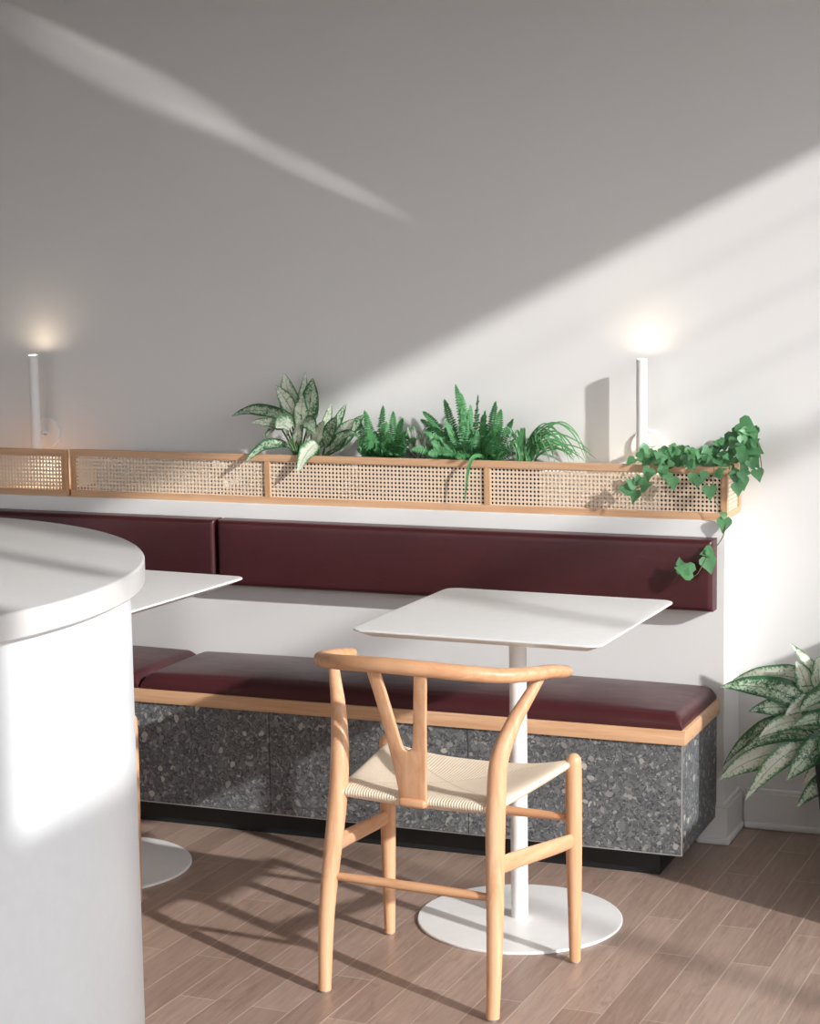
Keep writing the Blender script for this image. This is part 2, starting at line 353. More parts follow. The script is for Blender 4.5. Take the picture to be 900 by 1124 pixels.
def cushion(x0, x1, y0, y1, z0, z1, axis='Z', puff=0.012, r=0.02, nx=40, ny=14):
    """padded slab: rounded edges, gently crowned face along the axis (+Z seat, -Y back)"""
    bm = BM()
    def prof(t, half):   # distance inside the edge -> height fraction
        d = half - abs(t)
        return 1.0 if d >= r else math.sqrt(max(0.0, 1 - ((r - d) / r) ** 2))
    if axis == 'Z': A0, A1, B0, B1, C0, C1 = x0, x1, y0, y1, z0, z1
    else: A0, A1, B0, B1, C0, C1 = x0, x1, z0, z1, -y1, -y0
    ha, hb = (A1 - A0) / 2, (B1 - B0) / 2; ca, cb = (A0 + A1) / 2, (B0 + B1) / 2
    def samples(h, n):
        e = [h - r + r * math.sin(k / 6 * PI / 2) for k in range(7)]
        mid = [-(h - r) + 2 * (h - r) * k / n for k in range(1, n)]
        return [-x for x in reversed(e)] + mid + e
    sa, sb = samples(ha, nx), samples(hb, ny)
    def P(a, b, c): return (a, b, c) if axis == 'Z' else (a, -c, b)
    top = []; bot = []
    side = min(r, (C1 - C0) * 0.95)
    for a in sa:
        rt, rb_ = [], []
        for b in sb:
            f = min(prof(a, ha), prof(b, hb)) if False else prof(a, ha) * prof(b, hb)
            crown = puff * (1 - (a / ha) ** 4) * (1 - (b / hb) ** 2)
            rt.append(bm.verts.new(P(ca + a, cb + b, C1 - side + side * f + crown)))
            rb_.append(bm.verts.new(P(ca + a, cb + b, C0)))
        top.append(rt); bot.append(rb_)
    na, nb = len(sa), len(sb)
    for i in range(na - 1):
        for j in range(nb - 1):
            bm.faces.new((top[i][j], top[i + 1][j], top[i + 1][j + 1], top[i][j + 1]))
            bm.faces.new((bot[i][j], bot[i][j + 1], bot[i + 1][j + 1], bot[i + 1][j]))
    for i in range(na - 1):
        bm.faces.new((bot[i][0], bot[i + 1][0], top[i + 1][0], top[i][0])); bm.faces.new((top[i][-1], top[i + 1][-1], bot[i + 1][-1], bot[i][-1]))
    for j in range(nb - 1):
        bm.faces.new((top[0][j], top[0][j + 1], bot[0][j + 1], bot[0][j])); bm.faces.new((bot[-1][j], bot[-1][j + 1], top[-1][j + 1], top[-1][j]))
    bmesh.ops.recalc_face_normals(bm, faces=bm.faces[:])
    return bm

# ------------------------------------------------------------------ plan dimensions (metres); back wall is y = 0, bench end is x = 0
WX = 2.2                       # street-side wall
YP, YF, YK = -0.178, -0.5474, -0.492
XL = -4.6
FY = -6.3
def build_room():
    struct('floor', abox(XL - 0.1, WX + 0.1, FY - 0.1, 0.12, -0.1, 0.0), M['floor'])
    struct('wall_back', abox(XL - 0.1, WX + 0.1, 0.0, 0.12, 0.0, 3.3), M['wall'])
    struct('wall_left', abox(XL - 0.1, XL, FY - 0.1, 0.0, 0.0, 3.3), M['wall'])
    struct('ceiling', abox(XL - 0.1, WX + 0.1, FY - 0.1, 0.12, 3.3, 3.4), M['ceiling'])
    # street-side wall with shop windows; front of the room is glazed too
    bm = BM(); T = 0.03
    for y0, y1, z0, z1 in ((-1.30, 0.0, 0, 1.0), (FY, 0.0, 2.80, 3.3), (-3.42, -3.30, 0, 2.80),
                           (-4.30, -3.99, 0, 2.80), (-3.99, -3.42, 0, 2.0), (FY, -4.30, 0, 0.9)):
        box(bm, WX, WX + T, y0, y1, z0, z1)
    struct('wall_right', bm, M['wall'])
    bm = BM()
    box(bm, XL, WX, FY - 0.1, FY, 2.75, 3.3); box(bm, XL, WX, FY - 0.1, FY, 0, 0.9); box(bm, -0.7, WX, FY - 0.1, FY, 0.9, 2.75)
    for x in (-4.55, -2.3): box(bm, x - 0.05, x + 0.05, FY - 0.1, FY, 0.9, 2.75)
    struct('wall_front', bm, M['wall'])
    bm = BM()
    box(bm, WX, WX + T, -3.68, -3.64, 2.36, 2.80)
    for z in (2.30, 2.465, 2.64): box(bm, WX, WX + 0.005, -1.99, 0.0, z - 0.0013, z + 0.0013)
    struct('window_1', bm, M['trim'])
    # unseen stepped block, added to keep sun and sky off the plant corner
    bm = BM(); box(bm, 0.72, WX - 0.001, -0.884, -0.03, 0.0, 0.47, bev=0.002); box(bm, 0.72, WX - 0.001, -0.715, -0.03, 0.4701, 0.762, bev=0.002)
    struct('stepped_blocker', bm, M['dark_wood'])
    # unseen thin bars added outside the window to cast soft shadow bands
    bm = BM(); ex = 4.7; k = ex - WX
    for p in (-2.03, ): box(bm, ex, ex + 0.03, p - k * .467 - 0.022, p - k * .467 + 0.022, 0, 3.9)
    for z, h in ((2.05, 0.024),): box(bm, ex, ex + 0.03, -2.0 - k * .467, 0.2 - k * .467, z + k * .482 - h, z + k * .482 + h)
    struct('shadow_bars_1', bm, M['trim'])
    # furred-out lower wall behind the bench
    struct('wall_lower', abox(XL, 0.0195, YP, 0.0, 0.0, 0.8717, bev=0.002), M['panel'])
    # baseboards: board with a chamfered cap and a shoe moulding
    def base(name, segs):
        bm = BM()
        for x0, x1, y0, y1, nx, ny in segs:
            box(bm, x0 - (0.012 if nx < 0 else 0), x1 + (0.012 if nx > 0 else 0), y0 - (0.012 if ny < 0 else 0), y1, 0.0, 0.10)
            box(bm, x0 - (0.007 if nx < 0 else 0), x1 + (0.007 if nx > 0 else 0), y0 - (0.007 if ny < 0 else 0), y1, 0.10, 0.112, bev=0.003)
            box(bm, x0 - (0.02 if nx < 0 else 0), x1 + (0.02 if nx > 0 else 0), y0 - (0.02 if ny < 0 else 0), y1, 0.0, 0.018, bev=0.006)
        struct(name, bm, M['trim'])
    base('baseboard_back', [(0.04, WX, -0.001, 0.0, 0, -1)])
    base('baseboard_left', [(-0.05, 0.0195, YP - 0.0005, -0.004, 1, -1)])

def build_bench():
    b = thing('banquette_bench', 'long built-in bench clad in speckled grey stone with an oak edge', 'bench', (0, YF, 0))
    def P(name, bm, m, smooth=None):
        bm.transform(Matrix.Translation((0, -YF, 0))); return obj(name, bm, m, b, smooth)
    seams = [0.0, -0.572, -1.145, -1.718, -2.291, -2.864]
    for a, c in zip(seams, seams[1:]):
        P('stone_panel', abox(c + 0.0012, a - 0.0012 if a else -0.0035, YF, YF + 0.02, 0.0739, 0.357, bev=0.0008, seg=1), M['stone'])
    P('stone_panel', abox(-0.02, 0.0, YF + 0.0035, YP - 0.001, 0.0739, 0.357, bev=0.0008, seg=1), M['stone'])
    P('core', abox(-2.864, -0.022, YF + 0.022, YP - 0.001, 0.0742, 0.356), M['black'])
    P('edge_trim', box(abox(-0.0034, -0.0002, YF + 0.0002, YF + 0.0034, 0.0739, 0.357), -2.864, 0.0, YF - 0.001, YF + 0.004, 0.0712, 0.0738), M['steel'])
    P('kick_board', abox(-2.864, -0.072, YK, YP - 0.022, 0.0, 0.0712), M['black'])
    P('seat_edge', abox(-2.864, 0.008, YF - 0.008, YP - 0.001, 0.3572, 0.3944, bev=0.002), M['oak_x'], 40)
    S = cushion(-1.538, -0.001, -0.55, YP - 0.003, 0.395, 0.434, 'Z', 0.016, 0.030)
    o = obj('seat_cushion', S, M['leather'], None, 60); tag(o, 'long oxblood leather seat cushion behind the pedestal table and wishbone chair', 'cushion', 'bench seat cushions')
    S = cushion(-2.85, -1.546, -0.55, YP - 0.003, 0.395, 0.434, 'Z', 0.016, 0.030)
    o = obj('seat_cushion', S, M['leather'], None, 60); tag(o, 'oxblood leather seat cushion mostly hidden behind the white round counter', 'cushion', 'bench seat cushions')
    S = cushion(-1.452, -0.002, -0.236, YP - 0.001, 0.637, 0.828, 'Y', 0.004, 0.014)
    o = obj('back_cushion', S, M['leather'], None, 60); tag(o, 'long oxblood leather backrest pad under the three-panel cane planter', 'cushion', 'bench back cushions')
    S = cushion(-2.85, -1.462, -0.236, YP - 0.001, 0.637, 0.828, 'Y', 0.004, 0.014)
    o = obj('back_cushion', S, M['leather'], None, 60); tag(o, 'oxblood leather backrest pad partly hidden by the round counter top', 'cushion', 'bench back cushions')

def cane_sheet(bm, x0, x1, z0, z1, f, pitch=0.0112, hole=0.34):
    """sheet of cane between (x0,z0) and (x1,z1); f maps (a, b) to a point. Each cell has an octagonal hole."""
    nx = max(1, round((x1 - x0) / pitch)); nz = max(1, round((z1 - z0) / pitch)); dx = (x1 - x0) / nx; dz = (z1 - z0) / nz
    cache = {}
    def V(a, b):
        k = (round(a, 6), round(b, 6))
        if k not in cache: cache[k] = bm.verts.new(f(a, b))
        return cache[k]
    for i in range(nx):
        for j in range(nz):
            cx, cz = x0 + (i + 0.5) * dx, z0 + (j + 0.5) * dz
            o = [V(cx + dx * a / 2, cz + dz * b / 2) for a, b in ((-1, -1), (0, -1), (1, -1), (1, 0), (1, 1), (0, 1), (-1, 1), (-1, 0))]
            h = [bm.verts.new(f(cx + dx * hole * a, cz + dz * hole * b)) for a, b in ((-.65, -.65), (0, -.92), (.65, -.65), (.92, 0), (.65, .65), (0, .92), (-.65, .65), (-.92, 0))]
            for k in range(8): bm.faces.new((o[k], o[(k + 1) % 8], h[(k + 1) % 8], h[k]))
    return bm

def build_planter(label, x0, x1, posts, liners, zt, zb, yf, group, ended=True):
    r = thing('cane_planter', label, 'planter', (x0, yf, zb), 0, group)
    def P(name, bm, m, parent=r):
        bm.transform(Matrix.Translation((-x0, -yf, -zb))); return obj(name, bm, m, parent)
    rail = 0.019; d = 0.017
    P('top_rail', abox(x0, x1, yf, yf + d, zt - rail, zt, bev=0.0012), M['oak_x'])
    P('bottom_rail', abox(x0, x1, yf, yf + d, zb, zb + rail, bev=0.0012), M['oak_x'])
    P('base_board', abox(x0 + 0.001, x1 - 0.001, yf + d, -0.003, zb + 0.001, zb + 0.013), M['oak_x'])
    px = [x0] + posts + [x1]
    for p in [x0 + 0.0085] + posts + [x1 - 0.0085]:
        P('post', abox(p - 0.0085, p + 0.0085, yf + 0.0005, yf + d, zb + rail, zt - rail, bev=0.001), M['oak_z'])
    if ended: P('end_rail', abox(x1 - d, x1, yf + d, -0.003, zt - rail, zt, bev=0.0012), M['oak_y'])
    P('end_rail', abox(x1 - d, x1, yf + d, -0.003, zb + 0.0131, zb + rail, bev=0.0012), M['oak_y'])
    if ended: P('post', abox(x1 - d, x1 - 0.0005, -0.017, -0.003, zb + rail, zt - rail), M['oak_z'])
    edges = [x0 + 0.017] + sum([[p - 0.0085, p + 0.0085] for p in posts], []) + [x1 - 0.017]
    for a, c in zip(edges[::2], edges[1::2]):
        bm = cane_sheet(BM(), a, c, zb + rail, zt - rail, lambda u, v: (u, yf + 0.007, v))
        o = P('cane_panel', bm, M['cane']); s = o.modifiers.new('thickness', 'SOLIDIFY'); s.thickness = 0.0016; s.offset = 0
    if not ended: return r
    bm = cane_sheet(BM(), yf + d, -0.017, zb + rail, zt - rail, lambda u, v: (x1 - 0.007, u, v))
    o = P('cane_panel', bm, M['cane']); s = o.modifiers.new('thickness', 'SOLIDIFY'); s.thickness = 0.0016; s.offset = 0
    for a, c in liners:
        bm = BM(); y0, y1, z0, z1 = yf + 0.024, -0.02, zb + 0.0135, zt - 0.028; w = 0.003
        for q in ((a, c, y0, y0 + w), (a, c, y1 - w, y1), (a, a + w, y0 + w, y1 - w), (c - w, c, y0 + w, y1 - w)): box(bm, *q, z0, z1)
        box(bm, a, c, y0, y1, z0, z0 + w)
        P('liner_tray', bm, M['white_plastic'])
    return r

def build_planters():
    build_planter('short cane planter box below the left wall lamp, lit warm from inside', -2.86, -1.985, [-2.42], [], 1.012, 0.8717, -0.176, 'cane planters on the ledge', False)
    build_planter('long cane and oak planter box of three panels full of green plants', -1.977, 0.021, [-1.321, -0.649], [(-1.90, -1.52), (-0.505, -0.165)], 1.0131, 0.8717, -0.1656, 'cane planters on the ledge')

# ------------------------------------------------------------------ tables
def rounded_rect(h, r, n=8):
    out = []
    for cx, cy, a0 in ((h - r, h - r, 0), (-(h - r), h - r, 90), (-(h - r), -(h - r), 180), (h - r, -(h - r), 270)):
        for k in range(n + 1):
            a = math.radians(a0 + 90 * k / n); out.append((cx + r * math.cos(a), cy + r * math.sin(a)))
    return out
def build_table():
    t = thing('cafe_table', 'square white pedestal table in front of the wishbone chair, sunlit', 'table', (-0.2993, -0.9321, 0), math.radians(-1.5), 'white pedestal tables')
    bm = BM(); rings = []
    for h, z in ((0.262, 0.7195), (0.293, 0.7335), (0.2968, 0.7352), (0.2972, 0.738), (0.296, 0.7396), (0.294, 0.74)):
        rings.append([bm.verts.new((x, y, z)) for x, y in rounded_rect(h, 0.032 if h > 0.28 else 0.012)])
    for a, b in zip(rings, rings[1:]):
        n = len(a)
        for i in range(n): bm.faces.new((a[i], a[(i + 1) % n], b[(i + 1) % n], b[i]))
    bm.faces.new(list(reversed(rings[0]))); bm.faces.new(rings[-1])
    obj('tabletop', bm, M['white_metal'], t, 25)
    obj('pedestal', lathe(BM(), [(0.0, 0.0075), (0.0205, 0.0075), (0.0205, 0.7125), (0.031, 0.7135), (0.031, 0.7193), (0, 0.7193)], 32), M['white_metal'], t, 35)
    obj('base_disc', lathe(BM(), [(0, 0), (0.2425, 0), (0.2444, 0.001), (0.2444, 0.005), (0.2425, 0.0066), (0.2, 0.0072), (0, 0.0072)], 96), M['white_metal'], t, 25)
    return t
def copy_tree(o, parent=None):
    c = o.copy(); COL.objects.link(c)
    if parent: c.parent = parent
    for ch in list(o.children): copy_tree(ch, c)
    return c

# ------------------------------------------------------------------ wishbone chair
def build_chair():
    ch = thing('wishbone_chair', 'oak wishbone chair with woven cord seat in front of the sunlit table', 'chair', (-0.348, -1.529, 0), math.radians(-4.0), 'wishbone chairs')
    for s in (-1, 1):
        pts = [(0.198 * s, 0.0, 0.004, .0140), (0.1975 * s, 0.016, 0.18, .0178), (0.188 * s, 0.044, 0.36, .0205), (0.185 * s, 0.058, 0.45, .0208),
               (0.187 * s, 0.070, 0.535, .0196), (0.205 * s, 0.100, 0.605, .0165), (0.228 * s, 0.131, 0.66, .0132), (0.246 * s, 0.155, 0.70, .0108)]
        l = obj('leg', tube(BM(), crom(pts, 6), 20, (0, 1, 0)), M['chair_z'], ch, 50)
        obj('foot_glide', lathe(BM(), [(0, 0), (0.011, 0), (0.012, 0.004), (0, 0.004)], 20, (0.198 * s, 0.0)), M['steel'], l)
        pts = [(0.232 * s, 0.383, 0.004, .0125), (0.2315 * s, 0.382, 0.14, .0158), (0.231 * s, 0.381, 0.28, .0182), (0.231 * s, 0.381, 0.40, .0185), (0.231 * s, 0.381, 0.462, .0178)]
        path = crom(pts, 5)
        for a in (25, 50, 70, 85):
            k = math.radians(a); path.append((0.231 * s, 0.381, 0.462 + 0.019 * math.sin(k), 0.0178 * math.cos(k)))
        l = obj('leg', tube(BM(), path, 20, (0, 1, 0)), M['chair_z'], ch, 50)
        obj('foot_glide', lathe(BM(), [(0, 0), (0.0095, 0), (0.0105, 0.004), (0, 0.004)], 20, (0.232 * s, 0.383)), M['steel'], l)
        # tall flat side stretcher
        p = crom([(0.193 * s, 0.046, 0.316, .0085, .020), (0.203 * s, 0.13, 0.309, .0095, .0195), (0.222 * s, 0.29, 0.292, .0095, .0180), (0.230 * s, 0.37, 0.284, .0085, .0165)], 4)
        obj('stretcher', tube(BM(), p, 16), M['chair_y'], ch, 60)
    p = [(-0.188, 0.03, 0.252, .0075), (-0.12, 0.03, 0.252, .0098), (0, 0.03, 0.252, .0106), (0.12, 0.03, 0.252, .0098), (0.190, 0.03, 0.252, .0075)]
    obj('stretcher', tube(BM(), crom(p, 4), 16), M['chair_x'], ch, 60)
    p = [(-0.226, 0.381, 0.333, .0078), (-0.12, 0.381, 0.333, .0102), (0, 0.381, 0.333, .0112), (0.12, 0.381, 0.333, .0102), (0.226, 0.381, 0.333, .0078)]
    obj('stretcher', tube(BM(), crom(p, 4), 16), M['chair_x'], ch, 60)
    # steam-bent top rail that becomes the arms
    half = [(0.259, 0.268, 0.690, .0145, .0125), (0.266, 0.225, 0.695, .0155, .0135), (0.2645, 0.165, 0.702, .0160, .0145), (0.246, 0.10, 0.711, .0160, .0152), (0.202, 0.04, 0.722, .0160, .0160), (0.130, -0.007, 0.732, .0150, .0165), (0.05, -0.027, 0.738, .0145, .0168)]
    pts = [(-a,) + tuple(r) for a, *r in half] + [(0, -0.030, 0.739, .0145, .0168)] + [(a, b, c + 0.010 * max(0, 1 - abs(b - 0.15) / 0.11), d, e) for a, b, c, d, e in reversed(half)]
    obj('top_rail', tube(BM(), capped(crom(pts, 6), 0.8), 20), M['chair_x'], ch, 60)
    # Y-shaped back splat: rows of (z, outer, inner)
    bm = BM()
    rows = [(0.425, .0300, .010), (0.46, .0325, .010), (0.50, .0365, .009), (0.535, .0408, .007), (0.549, .0425, .004)]
    arms = [(0.549, .0425, .004), (0.5525, .0430, .0085), (0.558, .0437, .0118), (0.57, .0450, .0148), (0.60, .0490, .0198), (0.64, .0548, .0260), (0.68, .0610, .0325), (0.715, .0668, .0385), (0.735, .070, .0415)]
    def w(z): return 0.047 - 0.075 * ((z - 0.425) / 0.31) ** 1.25
    prev = None
    for z, o, i in rows:
        cur = [bm.verts.new((x, w(z), z)) for x in (-o, -i, i, o)]
        if prev:
            for k in range(3): bm.faces.new((prev[k], prev[k + 1], cur[k + 1], cur[k]))
        prev = cur
    L, Rr = (prev[0], prev[1]), (prev[2], prev[3])
    for z, o, i in arms[1:]:
        nl = (bm.verts.new((-o, w(z), z)), bm.verts.new((-i, w(z), z))); nr = (bm.verts.new((i, w(z), z)), bm.verts.new((o, w(z), z)))
        bm.faces.new((L[0], L[1], nl[1], nl[0])); bm.faces.new((Rr[0], Rr[1], nr[1], nr[0])); L, Rr = nl, nr
    sp = obj('back_splat', bm, M['chair_z'], ch, 30)
    m = sp.modifiers.new('thickness', 'SOLIDIFY'); m.thickness = 0.010; m.offset = 0
    m = sp.modifiers.new('soft_edges', 'BEVEL'); m.width = 0.002; m.segments = 2; m.limit_method = 'ANGLE'
    obj('rear_rail', abox(-0.032, 0.032, 0.034, 0.066, 0.4205, 0.441, bev=0.008, seg=4), M['chair_x'], ch, 50)
    # woven paper-cord seat
    bm = BM(); uvl = bm.loops.layers.uv.new('UVMap'); N = 44
    g = [math.sin((-1 + 2 * k / N) * PI / 2) for k in range(N + 1)]
    def pos(a, b, sgn):
        mm = max(abs(a), abs(b)); hw = 0.188 + (0.232 - 0.188) * (b + 1) / 2
        u = a * hw; ww = 0.216 + 0.172 * b
        th = 0.0185 * max(0.0, 1 - mm ** 7) ** 0.5
        zc = 0.4345 + 0.020 * abs(a) ** 3 * (b + 1) / 2 + 0.004 * (b + 1) / 2 - 0.022 * (1 - a * a) * (1 - b * b) - (0.004 if b > 0 else 0.0) * b * (1 - a * a)
        return (u, ww, zc + sgn * th)
    for sgn in (1, -1):
        V = [[None] * (N + 1) for _ in range(N + 1)]
        for i, a in enumerate(g):
            for j, b in enumerate(g): V[i][j] = bm.verts.new(pos(a, b, sgn))
        for i in range(N):
            for j in range(N):
                q = [(i, j), (i + 1, j), (i + 1, j + 1), (i, j + 1)]
                if sgn < 0: q.reverse()
                f = bm.faces.new([V[x][y] for x, y in q])
                for lp, (x, y) in zip(f.loops, q): lp[uvl].uv = ((g[x] + 1) / 2, (g[y] + 1) / 2)
    bmesh.ops.remove_doubles(bm, verts=bm.verts[:], dist=1e-5)
    obj('seat', bm, M['cord'], ch, 70)
    return ch

# ------------------------------------------------------------------ counter
def build_counter():
    cx, cy = -1.26, -2.57
    c = thing('service_counter', 'white round-ended counter with a pale grey top in the near left corner', 'counter', (cx, cy, 0))
    def stad(r, ext, n=72):
        return [(r * math.cos(-PI / 2 + PI * k / n), r * math.sin(-PI / 2 + PI * k / n)) for k in range(n + 1)] + [(-ext, r), (-ext, -r)]
    def prism(prof, ext):
        bm = BM(); rings = [[bm.verts.new((x, y, z)) for x, y in stad(r, ext + (r - prof[0][0]))] for r, z in prof]
        for a, b in zip(rings, rings[1:]):
            n = len(a)
            for i in range(n): bm.faces.new((a[i], a[(i + 1) % n], b[(i + 1) % n], b[i]))
        bm.faces.new(list(reversed(rings[0]))); bm.faces.new(rings[-1]); return bm
    obj('countertop', prism([(0.787, 1.007), (0.789, 1.009), (0.789, 1.046), (0.787, 1.049), (0.785, 1.05)], 1.3), M['solid_surface'], c, 30)
    obj('counter_body', prism([(0.762, 0.0), (0.762, 1.0065)], 1.3), M['drum'], c, 30)

# ------------------------------------------------------------------ wall lamps
def build_sconce(x, label):
    yt = -0.068
    s = thing('wall_lamp', label, 'lamp', (x, 0, 1.045), 0, 'tube wall lamps')
    bm = BM(); lathe(bm, [(0, 0), (0.046, 0), (0.0475, 0.002), (0.0475, 0.009), (0.0455, 0.011), (0, 0.011)], 48)
    bm.transform(Matrix.Rotation(PI / 2, 4, 'X')); obj('wall_plate', bm, M['white_metal'], s, 30)
    bm = BM(); lathe(bm, [(0, 0.011), (0.0075, 0.011), (0.0075, 0.058), (0, 0.058)], 20)
    bm.transform(Matrix.Rotation(PI / 2, 4, 'X')); a = obj('arm', bm, M['white_metal'], s, 30)
    bm = BM(); lathe(bm, [(0, 0.0), (0.003, 0.0), (0.003, 0.012), (0, 0.012)], 12)
    bm.transform(Matrix.Translation((0.006, -0.035, -0.002)) @ Matrix.Rotation(PI / 2, 4, 'Y')); obj('set_screw', bm, M['steel'], a, 30)
    z0, z1 = -0.060, 0.2445
    t = obj('tube', lathe(BM(), [(0.0128, z0), (0.0148, z0), (0.0148, z1), (0.0128, z1), (0.0128, z1 - 0.006), (0.0128, z0 + 0.006), (0.0128, z0)], 32, (0, yt)), M['white_metal'], s, 30)
    for za, zb in ((z1 - 0.006, z1 - 0.004), (z0 + 0.004, z0 + 0.006)):
        obj('diffuser', lathe(BM(), [(0, za), (0.0126, za), (0.0126, zb), (0, zb)], 24, (0, yt)), M['lamp'], s)
    for z, rx, e in ((z1 - 0.002, PI, LAMP_UP), (z0 + 0.002, 0.0, LAMP_DN)):
        L = bpy.data.lights.new('lamp_light', 'AREA'); L.shape = 'DISK'; L.size = 0.024; L.energy = e; L.color = (1.0, 0.80, 0.58)
        o = bpy.data.objects.new('lamp_light', L); COL.objects.link(o); o.parent = s; o.location = (0, yt, z); o.rotation_euler = (rx, 0, 0)
LAMP_UP, LAMP_DN = 0.115, 0.30

# ------------------------------------------------------------------ plants
def leaf(bm, base, tip, width, arch, facing, uvl=None, n=12, fold=0.22, wave=0.0, peak=0.75, mi=0):
    base, tip, fc = Vector(base), Vector(tip), Vector(facing).normalized()
    mid = (base + tip) / 2 + Vector((0, 0, arch)) + fc * (tip - base).length * 0.05
    rows = []; ph = random.random() * 6
    for i in range(n + 1):
        t = i / n
        p = base * (1 - t) ** 2 + mid * 2 * t * (1 - t) + tip * t * t
        tg = ((mid - base) * (1 - t) + (tip - mid) * t).normalized()
        s = tg.cross(fc)
        if s.length < 1e-3: s = tg.cross(Vector((1, 0, 0)))
        s.normalize(); nr = s.cross(tg)
        w = 0.5 * width * (math.sin(PI * t ** peak) ** 0.85 if 0 < t < 1 else 0.0) + 0.0005
        row = []
        for k in (-1, -0.5, 0, 0.5, 1):
            row.append((bm.verts.new(p + s * k * w * (1 - 0.12 * abs(k)) + nr * (fold * abs(k) * w + wave * w * math.sin(t * 14 + ph + (2 if k > 0 else 0)) * abs(k))), ((k + 1) / 2, t)))
        rows.append(row)
    for a, b in zip(rows, rows[1:]):
        for k in range(4):
            q = (a[k], a[k + 1], b[k + 1], b[k]); f = bm.faces.new([v for v, _ in q]); f.smooth = True; f.material_index = mi
            if uvl:
                for lp, (_, uv) in zip(f.loops, q): lp[uvl].uv = uv
def aglaonema(root, table, org, crowns, mats, wscale=1.0):
    org = Vector(org); bl = BM(); uvl = bl.loops.layers.uv.new('UVMap'); bs = BM()
    for i, (b, t, w, arch, fc) in enumerate(table):
        b, t = Vector(b) - org, Vector(t) - org
        leaf(bl, b, t, w * wscale, arch, fc, uvl, 14, 0.2, 0.10, 0.72, 1 if i % 3 == 0 or fc[2] < 0.4 and i % 2 else 0)
        c = min((Vector(c) for c in crowns), key=lambda c: abs(c.x - b.x) + 0.3 * (c - b).length)
        m = (c + b) / 2 + Vector((0, 0, 0.25 * abs(c.x - b.x)))
        p = [tuple(c * (1 - k) ** 2 + m * 2 * k * (1 - k) + b * k * k) + (0.0042 * (1 - 0.5 * k),) for k in (0, .2, .4, .6, .8, 1)]
        tube(bs, p, 7)
    obj('leaf_rosette', bl, mats, root); obj('stem', bs, M['stem'], root, 60)
def nursery_pot(root, w, d, z0, z1, name='pot'):
    """tapered square nursery pot with soil, local coordinates"""
    bm = BM(); rings = []
    for f, z in ((0.84, z0), (1.0, z1), (0.95, z1), (0.94, z1 - 0.012)):
        rings.append([bm.verts.new((x * w / 2 * f, y * d / 2 * f, z)) for x, y in ((-1, -1), (1, -1), (1, 1), (-1, 1))])
    for a, b in zip(rings, rings[1:]):
        for i in range(4): bm.faces.new((a[i], a[(i + 1) % 4], b[(i + 1) % 4], b[i]))
    bm.faces.new(list(reversed(rings[0])))
    p = obj(name, bm, M['black_plastic'], root)
    bm = BM(); bm.faces.new([bm.verts.new((x * w / 2 * 0.939, y * d / 2 * 0.939, z1 - 0.012)) for x, y in ((-1, -1), (1, -1), (1, 1), (-1, 1))])
    bmesh.ops.subdivide_edges(bm, edges=bm.edges[:], cuts=8, use_grid_fill=True)
    for v in bm.verts: v.co.z += random.uniform(-0.001, 0.004)
    obj('soil', bm, M['soil'], root)
def frond(bm, base, tip, arch, width, n=26):
    """fern frond: arching stalk with paired leaflets that shorten to a pointed tip"""
    base, tip = Vector(base), Vector(tip); mid = base * 0.45 + tip * 0.55 + Vector((0, 0, arch)); pts = []
    for i in range(n + 1):
        t = i / n; p = base * (1 - t) ** 2 + mid * 2 * t * (1 - t) + tip * t * t
        pts.append((p, ((mid - base) * (1 - t) + (tip - mid) * t).normalized()))
    st = (tip - base).length / n
    fc = Vector((random.uniform(-.9, 1.0), -0.8, random.uniform(.1, 1.1)))
    for i, (p, v) in enumerate(pts):
        t = i / n; s = v.cross(fc).normalized(); nr = s.cross(v).normalized()
        if t > 0.14 and not (p.y < -0.055 and p.z < 0.135):
            ln = width * (1 - t) ** 0.7 * min(1, 0.4 + t * 2.2) + 0.0025
            for sg in (-1, 1):
                ax = (s * sg + v * 0.45 - Vector((0, 0, 0.12)) + nr * random.uniform(-.25, .25)).normalized(); h = max(st, 0.0035) * 0.47; qs = []
                for k, wk in ((0, .6), (.35, 1.0), (.7, .7), (1, .05)):
                    c = p + ax * ln * k + Vector((0, 0, -0.2 * ln * k * k)); qs.append((bm.verts.new(c - v * h * wk), bm.verts.new(c + nr * 0.25 * h), bm.verts.new(c + v * h * wk)))
                for a, b in zip(qs, qs[1:]):
                    bm.faces.new((a[0], a[1], b[1], b[0])); bm.faces.new((a[1], a[2], b[2], b[1]))
    return [tuple(p) + (0.0011 * (1 - 0.6 * i / n),) for i, (p, v) in enumerate(pts)]
def fern(label, x, y, tips, seed, pot_w, spread, width):
    random.seed(seed); z0 = 0.8852; org = Vector((x, y, z0))
    r = thing('potted_fern', label, 'plant', org, 0, 'ferns in the cane planter')
    nursery_pot(r, pot_w, 0.108, 0, 0.108)
    bl, bs = BM(), BM(); todo = []
    for t in tips:
        v = Vector(t) - org + Vector((random.uniform(-.014, .014), random.uniform(-.02, .01), random.uniform(-.01, .004)))
        todo.append((v, 1.0))
        todo.append((Vector((v.x * random.uniform(.55, .95) + random.uniform(-.02, .02), v.y * random.uniform(.5, 1.0), 0.12 + (v.z - 0.12) * random.uniform(.5, .92))), 0.8))
    for v, k in todo:
        b = Vector((max(-spread, min(spread, v.x * 0.45)) + random.uniform(-.01, .01), random.uniform(-0.02, 0.015), 0.098))
        d = v - b; arch = 0.28 * Vector((d.x, d.y, 0)).length + 0.012
        tube(bs, frond(bl, b, v, arch, width * k * random.uniform(.85, 1.15)), 5)
    obj('fronds', bl, M['fern'], r, 80); obj('stalks', bs, M['stem'], r, 60)
    return r
